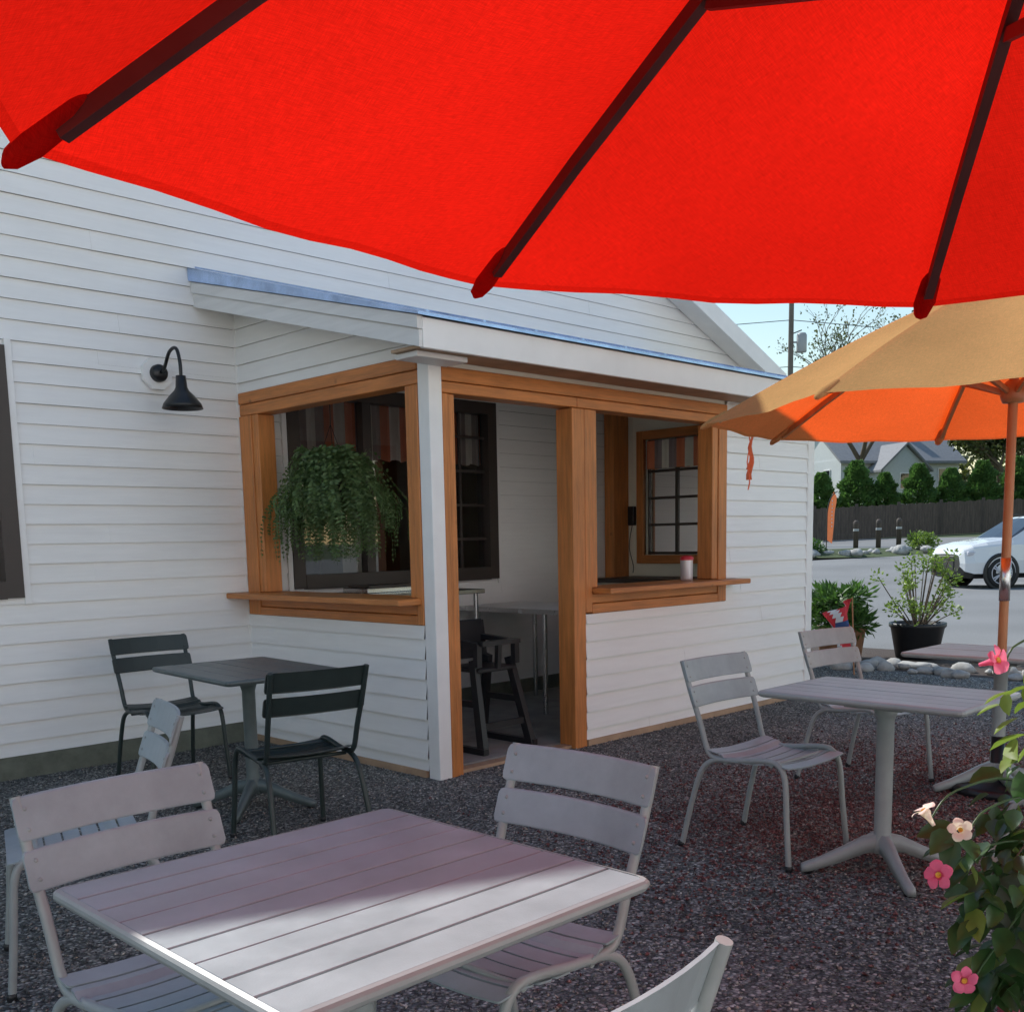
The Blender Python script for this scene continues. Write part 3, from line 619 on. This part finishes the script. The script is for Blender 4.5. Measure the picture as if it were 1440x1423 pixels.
# ------------------------------------------------------------------ porch contents
g=G()
g.box(5.78,6.55,5.25,6.44,.82,.85,WHT,.004); g.box(5.772,5.779,5.245,6.445,.815,.852,STL)
for (x,y) in ((5.83,5.5),(5.83,6.25),(6.5,5.5),(6.5,6.25)): g.tube([(x,y,.03),(x,y,.82)],.02,STL,12,sp=False)
g.obj('steel_work_table')
g=G(); cx,cy=4.66,4.98
for sx in (-1,1):
    for (y0,y1) in ((-.24,-.10),(.24,.10)):
        g.beam((cx+sx*.22,cy+y0,.03),(cx+sx*.16,cy+y1,.62),.045,.06,BPL,up=(0,1,0),w2=.04,h2=.05)
    g.beam((cx+sx*.225,cy-.27,.05),(cx+sx*.225,cy+.27,.05),.04,.04,BPL); g.beam((cx+sx*.185,cy-.16,.34),(cx+sx*.185,cy+.16,.34),.03,.04,BPL)
    g.beam((cx+sx*.17,cy-.16,.72),(cx+sx*.17,cy+.17,.74),.045,.035,BPL); g.beam((cx+sx*.17,cy-.15,.58),(cx+sx*.17,cy-.15,.73),.04,.04,BPL,up=(0,1,0)); g.beam((cx+sx*.17,cy+.15,.55),(cx+sx*.17,cy+.19,.85),.04,.04,BPL,up=(0,1,0))
g.box(cx-.17,cx+.17,cy-.16,cy+.16,.54,.57,BPL,.008); g.box(cx-.17,cx+.17,cy+.155,cy+.185,.60,.86,BPL,.008)
g.beam((cx-.17,cy-.18,.73),(cx+.17,cy-.18,.73),.045,.03,BPL); g.beam((cx-.2,cy-.2,.2),(cx+.2,cy-.2,.2),.03,.04,BPL); g.beam((cx,cy-.16,.56),(cx,cy-.17,.73),.035,.03,BPL,up=(0,1,0))
g.obj('toddler_high_chair')
g=G(); g.box(7.35,7.94,4.7,6.3,.98,1.02,DKF,.004); g.box(7.4,7.9,4.75,6.25,.03,.98,CRM); g.obj('porch_back_counter')
g=G(); g.lathe([(0,0),(.042,0),(.045,.02),(.047,.15),(.047,.155)],(0,0,0),CUP); g.lathe([(.05,.152),(.05,.172),(.03,.185),(0,.185)],(0,0,0),REDP); g.obj('lidded_tumbler',loc=(6.36,4.55,1.059))
g=G(); g.box(0,.5,0,.3,0,.035,STL,.005); g.box(.03,.47,.03,.27,.036,.05,DKF); g.obj('serving_tray',loc=(4.45,5.9,1.031)); 
g=G(); g.box(4.35,5.3,5.6,6.3,1.0,1.03,STL,.003); 
for x,y in ((4.4,5.65),(5.25,5.65),(4.4,6.25),(5.25,6.25)): g.tube([(x,y,.03),(x,y,1.0)],.018,STL,10,sp=False)
g.obj('prep_table'); 
g=G(); g.box(7.90,7.946,6.27,6.34,1.5,1.68,BLK,.004); g.tube([(7.92,6.3,1.5),(7.9,6.32,1.3),(7.91,6.28,1.12),(7.93,6.3,1.05)],.004,BLK,6); g.obj('wall_telephone')
g=G(); g.box(7.942,7.949,6.24,6.262,1.22,1.34,WHT); g.obj('outlet_plate')
# ------------------------------------------------------------------ flowering pot (mandevilla)
o=Vector((2.72,.75,0))
E=empty('potted_mandevilla',o)
g=G(); g.lathe([(0,.0),(.13,.0),(.15,.03),(.19,.3),(.22,.5),(.235,.56),(.215,.57),(.2,.53),(0,.52)],(0,0,.01),OLV,32); g.obj('pot',E)
P=[];D=[]
cls=[(-.2,.06,.64,.12,5),(-.29,.07,.60,.09,4),(-.12,.1,.74,.12,3),(.05,.0,.8,.18,3),(0,-.1,.7,.2,3),(-.26,.08,.42,.10,3),(-.30,.06,.3,.08,3),(-.16,.06,.93,.06,1),(.0,.05,1.0,.12,2),
 (-.40,.13,.68,.06,2),(-.38,.11,.54,.05,2),(-.37,.09,.37,.05,2),(-.28,.08,.88,.05,1),(-.30,.08,1.0,.04,1),(-.2,.1,.2,.09,2)]
wl=[c for c in cls for _ in range(c[4])]
for i in range(330):
    cl=random.choice(wl)
    v=Vector((random.gauss(0,1),random.gauss(0,1),random.gauss(0,1))).normalized()*cl[3]*random.uniform(.5,1)
    P.append((cl[0]+v.x,cl[1]+v.y,cl[2]+v.z)); D.append((v.x*2+random.uniform(-.3,.3)-.1,v.y*2+random.uniform(-.3,.3),v.z-.15))
P=np.array(P);D=np.array(D); sc=rng.uniform(.045,.10,len(P))
V,F=scatter(LEAF_V*np.array([1,1,1.0]),LEAF_F,P,D,sc,up=np.array([0,0,1.0]))
mi=np.repeat(((rng.random(len(P))<.12)|(P[:,2]>.86)).astype(int),8); inst('leaves',npmesh('leaves',V,F,[LFD,LF2],mi),parent=E)
FL=[((2.34,.85,1.10),.034,PNK),((2.21,.906,.634),.034,PNK),((2.255,.861,.39),.032,PNK),((2.183,.933,.78),.029,PPK),((2.24,.876,.735),.027,PPK),((2.36,.80,.3),.028,PNK)]
g=G()
for i in range(14):
    a=random.uniform(0,6.28); q=P[random.randrange(len(P))]; g.tube([(.05*math.cos(a),.05*math.sin(a),.52),(q[0]*.5,q[1]*.5,(q[2]+.6)/2+.1),tuple(q)],[.004,.002],BRK,5)
for c,r,m in FL:
    q=Vector(c)-o; g.tube([(0,0,.52),(q.x*.45,q.y*.4,max(q.z,.5)*.92+.08),(q.x*.8,q.y*.85,q.z+.03),tuple(q-Vector((-.03,0,.03)))],[.004,.002],LFD,6)
g.obj('vines',E)
g=G()
def flower(c,d,r,m,m2):
    d=Vector(d).normalized(); x=d.orthogonal().normalized(); y=d.cross(x); c=Vector(c)
    g.lathe([(.004,-r*1.3),(.007,-r*.6),(.012,-r*.2),(r*.36,r*.06)],c,m2,10,ax=d)
    for k in range(5):
        a=k*1.2566+random.uniform(-.08,.08); V=[];F=[]
        for (rad,wd,h) in ((.3,.2,0.03),(.55,.40,.08),(.8,.52,.12),(.95,.42,.10),(1.03,.2,.04)):
            for s in (-1,0,1):
                aa=a+s*wd/rad*.95+(.16*rad); V.append(c+(x*math.cos(aa)+y*math.sin(aa))*r*rad*(1-.05*abs(s))+d*(h*r*1.6+s*.07*r))
        for i in range(4):
            for j in range(2): F.append((i*3+j,i*3+j+1,i*3+j+4,i*3+j+3))
        g.add(V,F,m,True)
    g.lathe([(0,-.006),(r*.12,-.002),(r*.2,.004)],c,YLW,10,ax=d)
DR=[(-.2,-.9,.3),(-.9,.1,.3),(-.6,-.6,.1),(-.2,.5,.8),(-.9,-.5,.4),(-.5,.3,.8)]
for (c,r,m),dd_ in zip(FL,DR): flower(Vector(c)-o,dd_,r,m,PNK if m is PNK else PPK)
g.obj('flowers',E)
# ------------------------------------------------------------------ border
def rocks(name,pts,m):
    import bmesh
    bm=bmesh.new()
    for (x,y,z,r) in pts:
        res=bmesh.ops.create_icosphere(bm,subdivisions=2,radius=1)
        sx,sy,sz=r*random.uniform(.8,1.3),r*random.uniform(.7,1.1),r*random.uniform(.5,.75); ph=random.uniform(0,9)
        for v in res['verts']:
            k=1+.13*math.sin(v.co.x*3+ph)+.12*math.sin(v.co.y*4+ph*2)+.1*math.sin(v.co.z*5+ph); v.co=Vector((v.co.x*sx*k+x,v.co.y*sy*k+y,v.co.z*sz*k+z))
    me=bpy.data.meshes.new(name); bm.to_mesh(me); bm.free(); me.materials.append(m)
    me.polygons.foreach_set('use_smooth',[True]*len(me.polygons)); return inst(name,me)
rocks('rock_border',[(9.95+random.uniform(-.1,.45),6.3-i*.07+random.uniform(-.05,.05),.03,random.uniform(.04,.11)) for i in range(120)],RCK)
def pot_plant(name,loc,pot,pm,cl,n,ls,lm,stems=8,tv=LQ_V,tf=LQ_F):
    E=empty(name,loc); g=G(); g.lathe(pot,(0,0,0),pm,28); g.obj('pot',E); zt=pot[-1][1]
    P=[];D=[];g=G()
    for c in cl:
        g.tube([(c[0]*.1,c[1]*.1,zt-.05),(c[0]*.6,c[1]*.6,(zt+c[2])/2),(c[0],c[1],c[2])],[.009,.004],BRK,5)
    for i in range(n):
        c=random.choice(cl); v=Vector((random.gauss(0,1),random.gauss(0,1),random.gauss(0,1))).normalized()*c[3]*random.uniform(.3,1)
        P.append((c[0]+v.x,c[1]+v.y,c[2]+v.z)); D.append((v.x+random.uniform(-.1,.1),v.y+random.uniform(-.1,.1),v.z+.03))
    V,F=scatter(tv,tf,np.array(P),np.array(D),rng.uniform(.7,1.3,n)*ls)
    inst('foliage',npmesh('foliage',V,F,[lm]),parent=E); g.obj('stems',E); return E
cl=[(random.uniform(-.42,.42),random.uniform(-.3,.3),random.uniform(.5,1.12),random.uniform(.05,.12)) for i in range(36)]
pot_plant('potted_shrub',(11.2,4.93,.0),[(0,0),(.2,0),(.22,.02),(.28,.34),(.3,.36),(.3,.4),(.28,.4),(.27,.36),(0,.36)],BPL,cl,1300,.045,LF2)
cl=[(.28*math.cos(a)*random.uniform(.3,1.2),.28*math.sin(a)*random.uniform(.3,1.2),random.uniform(.38,.72),.12) for a in [random.uniform(0,6.28) for _ in range(30)]]
pot_plant('potted_bushy_plant',(10.75,5.6,.0),[(0,0),(.2,0),(.22,.02),(.26,.3),(.28,.32),(.28,.36),(.25,.36),(0,.33)],TER,cl,1900,.11,LF1,tv=LQ_V*np.array([.45,1,1]))
g=G(); g.tube([(0,0,0),(.12,.1,.75)],.007,WPN,8,sp=False)
V=[];nx,ny=12,14
for i in range(nx+1):
    for j in range(ny+1):
        u=i/nx; v=j/ny; k_=(1-.55*u)
        V.append((.12-.02*v+(-.20*v*k_)-u*.12+.03*math.sin(u*9+v*4), .1+.14*v*k_-u*.05+.05*math.sin(v*8+u*5),.74-u*.46-v*.14*k_+.02*math.sin(u*11)))
for i in range(nx):
    for j in range(ny):
        a=i*(ny+1)+j; m=FLB if (3<i<9 and 3<j<9) else (FLR if (i+j)%6<4 else FLW); g.add([V[a],V[a+ny+1],V[a+ny+2],V[a+1]],[(0,1,2,3)],m,True)
g.obj('garden_flag',loc=(9.50,4.80,.01))
# ------------------------------------------------------------------ car
def car(name,loc,rz,paint=CAR):
    E=empty(name,loc); E.rotation_euler=(0,0,rz)
    st=[(0,.42,.80,.84,.66,.62,.50),(.06,.30,.92,.97,.80,.75,.64),(.25,.24,1.0,1.06,.89,.84,.72),(.6,.24,1.04,1.13,.93,.89,.76),(1.0,.24,1.07,1.18,.94,.91,.77),(1.25,.24,1.08,1.22,.94,.92,.76),
     (1.6,.24,1.09,1.45,.94,.92,.72),(1.98,.24,1.10,1.68,.94,.92,.67),(2.2,.24,1.10,1.73,.94,.92,.67),(2.62,.24,1.11,1.76,.94,.92,.67),(2.70,.24,1.11,1.76,.94,.92,.67),(3.45,.24,1.13,1.74,.94,.92,.66),(3.53,.24,1.14,1.73,.94,.92,.65),
     (4.15,.26,1.17,1.64,.93,.9,.62),(4.5,.3,1.14,1.36,.9,.86,.60),(4.68,.34,1.04,1.10,.86,.8,.62),(4.76,.45,.85,.88,.75,.7,.55)]
    g=G(); rings=[]
    for (x,z0,zt,zr_,wl,wb,wr) in st:
        h=[(0,z0),(wl*.85,z0),(wl,z0+.12),(wl+.01,(z0+zt)/2),(wb,zt-.04),(wb-.03,zt),(wr+.02,zr_-.06 if zr_-zt>.15 else zr_-.02),(wr-.06,zr_-.01),(0,zr_)]
        rings.append([(x,y,z) for y,z in h]+[(x,-y,z) for y,z in h[-2:0:-1]])
    k=len(rings[0]); 
    for i in range(len(rings)-1):
        for j in range(k):
            jj=(j+1)%k; q=[rings[i][j],rings[i+1][j],rings[i+1][jj],rings[i][jj]]
            row=j if j<8 else k-1-j
            m=paint
            if row==5 and i in (6,7,8,10,11,12): m=CGL
            if row==5 and i==9: m=CBK
            if row in (6,7) and i in (5,6): m=CGL
            if row in (6,7) and i in (13,): m=CGL
            if row in (0,1): m=CBK
            g.add(q,[(0,1,2,3)],m,True)
    g.add(rings[0],[tuple(range(k))],CBK); g.add(rings[-1],[tuple(range(k-1,-1,-1))],paint)
    for s in (-1,1):
        g.box(.10,.42,s*.62 if s>0 else -.86,s*.86 if s>0 else -.62,.80,.90,LMP,.02); g.box(4.5,4.72,s*.6 if s>0 else -.86,s*.86 if s>0 else -.6,.90,1.04,TLR,.02)
        g.box(1.85,2.0,min(s*.93,s*1.12),max(s*.93,s*1.12),1.08,1.22,paint,.03)
        for x in (2.75,3.6): g.box(x,x+.15,min(s*.93,s*.955),max(s*.93,s*.955),.92,.945,LMP)
        g.beam((2.1,s*.60,1.79),(4.0,s*.56,1.72),.03,.03,CBK)
    g.box(-.02,.1,-.42,.42,.42,.80,CBK,.02)
    g.obj('body',E)
    for wx in (.92,3.75):
        for s in (-1,1):
            g=G(); c=Vector((wx,s*.86,.37)); ax=(0,s,0)
            g.lathe([(.46,.05),(.46,.101),(.37,.101),(.37,.05)],(wx,s*.85,.39),CBK,32,ax=ax)
            g.lathe([(.3,-.12),(.365,-.1),(.37,.0),(.37,.06),(.35,.1),(.27,.11),(.26,.09),(0,.06)],c,TYR,32,ax=ax)
            g.lathe([(.27,.112),(.262,.118),(.25,.112)],c,LMP,32,ax=ax); g.lathe([(.06,.10),(.05,.125),(0,.125)],c,LMP,16,ax=ax)
            for q in range(5):
                a=q*1.2566; d=Vector((math.cos(a),0,math.sin(a)))
                for da in (-.12,.12):
                    d2=Vector((math.cos(a+da),0,math.sin(a+da))); g.beam(c+Vector((0,s*.115,0))+d*.04,c+Vector((0,s*.115,0))+d2*.255,.03,.015,LMP,up=(0,1,0))
            g.obj('wheel',E)
    return E
car('parked_suv_car',(26.0,10.8,0),math.atan2(-.70,.71)+.12)
# ------------------------------------------------------------------ background
zg=lambda x:zf(x)-.01
def place_line(a,b,step):
    L_=math.hypot(b[0]-a[0],b[1]-a[1]); n=int(L_/step); return [(a[0]+(b[0]-a[0])*i/n,a[1]+(b[1]-a[1])*i/n) for i in range(n+1)]
g=G()
pl=place_line((53,32),(73,12),.15)
d=Vector((20,-20,0)).normalized()
for i,(x,y) in enumerate(pl):
    h=1.85+.03*math.sin(i*1.7); c=Vector((x,y,zf(x))); a=c-d*.07; b_=c+d*.07
    nn=Vector((-d.y,d.x,0))*.012
    V=[a-nn,b_-nn,b_+nn,a+nn]; V=V+[q+Vector((0,0,h)) for q in V]; g.add(V,[(0,1,2,3),(4,5,6,7),(0,1,5,4),(1,2,6,5),(2,3,7,6),(3,0,4,7)],FNC)
for i in range(0,len(pl),16): x,y=pl[i]; g.box(x-.07,x+.07,y-.07,y+.07,zf(x),zf(x)+2.0,FNC)
g.obj('wooden_fence')
def arbor(seed):
    r=np.random.default_rng(seed); n=6500; h=r.random(n)**.85; a=r.uniform(0,6.283,n)
    lump=1+.18*np.sin(a*5+h*14+seed)+.16*np.sin(a*3-h*23)+.12*np.sin(h*31+seed*2)
    rm=(np.minimum(1,h*5+.5)*(1-h**1.6)**.8*.75+.05)*lump
    rr=rm*(.6+.5*r.random(n)**.5)
    P=np.stack([rr*np.cos(a),rr*np.sin(a),.1+h*4.85],1); D=np.stack([np.cos(a),np.sin(a),.9+r.random(n)],1)
    V,F=scatter(LQ_V,LQ_F,P,D,r.uniform(.12,.28,n)); o=len(V)
    g=G(); g.tube([(0,0,0),(0,0,4.2)],[.09,.02],BRK,6,sp=False); tv=np.array([tuple(v) for v in g.v]); tf=np.array([f_ for f_ in g.f if len(f_)==4])+o
    return npmesh('arborvitae_tree',np.vstack([V,tv]),np.vstack([F,tf]),[LFE,BRK],np.array([0]*len(F)+[1]*len(tf)))
AM=[arbor(1),arbor(2),arbor(3)]
for i in range(9):
    x=57.6+1.38*i+random.uniform(-.3,.3); y=33.6-1.4*i; s=random.uniform(.82,1.15); inst('arborvitae_tree',AM[i%3],(x,y,zg(x)),random.uniform(0,6),scale=(s*1.5,s*1.5,s*.90))
def tree(name,loc,H,spread,nleaf,ls,lm,seed,trunk=.22,depth=5):
    R=random.Random(seed); g=G(); tips=[]
    def br(p,d,l,r,k):
        q=p+d*l; mid=(p+q)/2+Vector((R.uniform(-1,1),R.uniform(-1,1),R.uniform(-.3,.6)))*l*.06
        g.tube([p,mid,q],[r,r*.62],BRK,6 if k<2 else 4,3,cap=False)
        if k>=depth: tips.append((q,l)); return
        if k>=2: tips.append((q,l))
        for j in range(3 if k<3 else 2):
            a=R.uniform(0,6.28); tl=R.uniform(.35,.8)*spread; nd=(d+Vector((math.cos(a),math.sin(a),R.uniform(-.1,.4)))*tl).normalized(); br(q,nd,l*R.uniform(.62,.82),r*.6,k+1)
    br(Vector((0,0,0)),Vector((0,0,1)),H*.3,trunk,0)
    E=empty(name,loc); g.obj('trunk_and_limbs',E)
    if nleaf:
        idx=[R.randrange(len(tips)) for _ in range(nleaf)]; P=np.array([tuple(tips[i][0]) for i in idx]); rad=np.array([tips[i][1] for i in idx])
        P=P+norm(rng.normal(size=P.shape))*(rad*rng.uniform(.1,.75,len(P)))[:,None]
        V,F=scatter(LQ_V,LQ_F,P,rng.normal(size=P.shape),rng.uniform(.7,1.3,len(P))*ls); inst('foliage',npmesh('foliage',V,F,[lm]),parent=E)
    return E
tree('sparse_tree',(70.6,35.6,1.29),17,1.0,1700,.2,LFT,3,trunk=.3,depth=6)
tree('broadleaf_tree',(80,28.5,1.29),10,1.1,14000,.3,LFT,5,trunk=.3)
tree('broadleaf_tree',(90,22,1.29),12,1.1,12000,.34,LFE,6,trunk=.3)
tree('broadleaf_tree',(77,50,1.29),8,1.1,8000,.3,LFE,8,trunk=.3)
tree('broadleaf_tree',(98,36,1.29),11,1.1,9000,.34,LFT,9,trunk=.3)
n=26000; t=rng.random(n); cx_=95+75*t; cy_=95-115*t
hmax=7+2.2*np.sin(t*37)+1.6*np.sin(t*91+1)+1.1*np.sin(t*190)
P=np.stack([cx_+rng.normal(size=n)*2.5,cy_+rng.normal(size=n)*2.5,1.3+hmax*rng.random(n)**.7],1)
V,F=scatter(LQ_V,LQ_F,P,rng.normal(size=P.shape),rng.uniform(.5,1.2,n)); inst('distant_tree_line',npmesh('distant_tree_line',V,F,[LFT]))
E=empty('grey_gabled_house',(85.4,42,1.9)); E.rotation_euler=(0,0,rd(-30)); g=G()
g.box(-5.5,5.5,-4,4,-.8,5.4,HSG); g.prism([(-4,5.4),(4,5.4),(0,8.3)],'x',-5.45,5.45,HSG)
for s in (-1,1): g.prism([(s*4.5,5.05),(s*4.5,5.25),(0,8.6),(0,8.38)],'x',-5.9,5.9,HSR)
g.box(-3,1,-6,-4.02,-.8,4.6,HSG); g.prism([(-3,4.6),(1,4.6),(-1,6.3)],'y',-6,-3,HSG)
for s in (-1,1): g.prism([(-1+s*2.4,4.25),(-1+s*2.4,4.42),(-1,6.6),(-1,6.4)],'y',-6.3,-2.8,HSR)
for x in (-4.5,2,4): 
    g.box(x-.5,x+.5,-4.06,-4.02,3.2,4.7,WHT); g.box(x-.42,x+.42,-4.09,-4.065,3.28,4.62,CGL)
g.box(-1.5,-.5,-6.06,-6.01,2.9,4.2,WHT); g.box(-1.42,-.58,-6.09,-6.065,2.98,4.12,CGL)
for y in (-2,1.5):
    g.box(-5.56,-5.52,y-.5,y+.5,3.2,4.7,WHT); g.box(-5.6,-5.565,y-.42,y+.42,3.28,4.62,CGL); 
g.box(1.2,2.0,-.4,.4,7,9.6,HSR)
g.obj('walls_roof_windows',E)
E=empty('utility_pole',(49.1,28.7,zg(49.1))); g=G()
g.tube([(0,0,0),(0,0,14)],[.17,.12],UTP,10,sp=False); dd=Vector((.71,-.70,0))
g.beam(tuple(-dd*1.1+Vector((0,0,13.2))),tuple(dd*1.1+Vector((0,0,13.2))),.1,.12,UTP)
g.lathe([(0,0),(.24,0),(.26,.05),(.26,.85),(.2,.95),(0,.97)],dd*.55+Vector((0,0,9.9)),TRF,18); g.beam((0,0,10.4),tuple(dd*.4+Vector((0,0,10.4))),.08,.08,TRF)
for k,(z,o_) in enumerate(((13.3,-1),(13.3,1),(13.3,0),(9.2,0),(8.7,0),(11.5,0))):
    a=dd*o_+Vector((0,0,z)); 
    for e_ in (Vector((40,-30,0)),Vector((-38,34,0))):
        pts=[a.lerp(a+e_,t)+Vector((0,0,-1.0*4*t*(1-t))) for t in [q/8 for q in range(9)]]; g.tube(pts,.02,BLK,4,sp=False,cap=False)
g.tube([(0,0,10.8),tuple(dd*.55+Vector((0,0,11)))],.03,BLK,5,sp=False)
g.obj('pole_and_wires',E)
g=G(); V=[(0,0,.35)];F=[];n=28
for r_,z in ((.5,.26),(1,0)):
    for k in range(n): a=k*6.283/n; V.append((r_*5.5*math.cos(a)*(1+.1*math.sin(3*a)),r_*2.2*math.sin(a),z*(1+.2*math.sin(5*a))))
for k in range(n): F.append((0,1+k,1+(k+1)%n)); F.append((1+k,1+n+k,1+n+(k+1)%n,1+(k+1)%n))
g.add(V,F,GRS,True); g.obj('planted_island',loc=(42.6,21.6,zf(42.6)-.05),rz=rd(-44))
rocks('island_boulders',[(42.6+5*t*.71+random.uniform(-.6,.6)-1.0,21.6-5*t*.70+random.uniform(-.6,.6)-.9,zf(42.6+4*t)+.12,random.uniform(.15,.38)) for t in np.linspace(-1,1,34)],RCK)
for i,(x,y) in enumerate(((43.2,21.9),(43.9,21.2),(44.6,20.6))):
    g=G(); g.lathe([(0,0),(.11,0),(.11,1.25),(.12,1.27),(.12,1.4),(.06,1.47),(0,1.47)],(0,0,0),FNC,14); g.lathe([(.125,1.0),(.125,1.1)],(0,0,0),TRF,14); g.obj('bollard',loc=(x,y,zf(x)))
g=G(); pp=[(0,0,0),(0,0,1.6),(.03,-.03,2.2),(.14,-.14,2.6),(.30,-.30,2.78)]; g.tube(pp,.02,BLK,6)
V=[];F=[]
for k in range(15):
    t=k/14; z=.75+2.0*t; bx=.02+.26*max(0,t-.55)**1.6*2.2
    w_=.38*(1-t**4)**.5*(.55+.45*t) if t<1 else .02
    V+=[(bx,-bx,z),(bx+w_*.7,-bx-w_*.7,z-.14*(1-t)+.03*math.sin(k*.9))]
for k in range(14): F.append((2*k,2*k+1,2*k+3,2*k+2))
g.add(V,F,SGN,True)
for k in range(3,11): 
    z=.85+.15*k; g.box(.10,.17,-.16,-.155,z,z+.07,FLW)
g.obj('feather_banner_sign',loc=(40.6,21.9,zf(40.6)))
cl=[(random.uniform(-.5,.5),random.uniform(-.5,.5),random.uniform(.15,.6),.22) for i in range(14)]
pot_plant('island_shrub',(44.6,19.6,zf(44.6)+.1),[(0,0),(.1,0),(.1,.05)],BRK,cl,900,.13,LF2)
pot_plant('island_shrub',(40.3,22.6,zf(40.3)+.1),[(0,0),(.1,0),(.1,.05)],BRK,cl,900,.12,LF1)
print('DONE',len(bpy.data.objects))
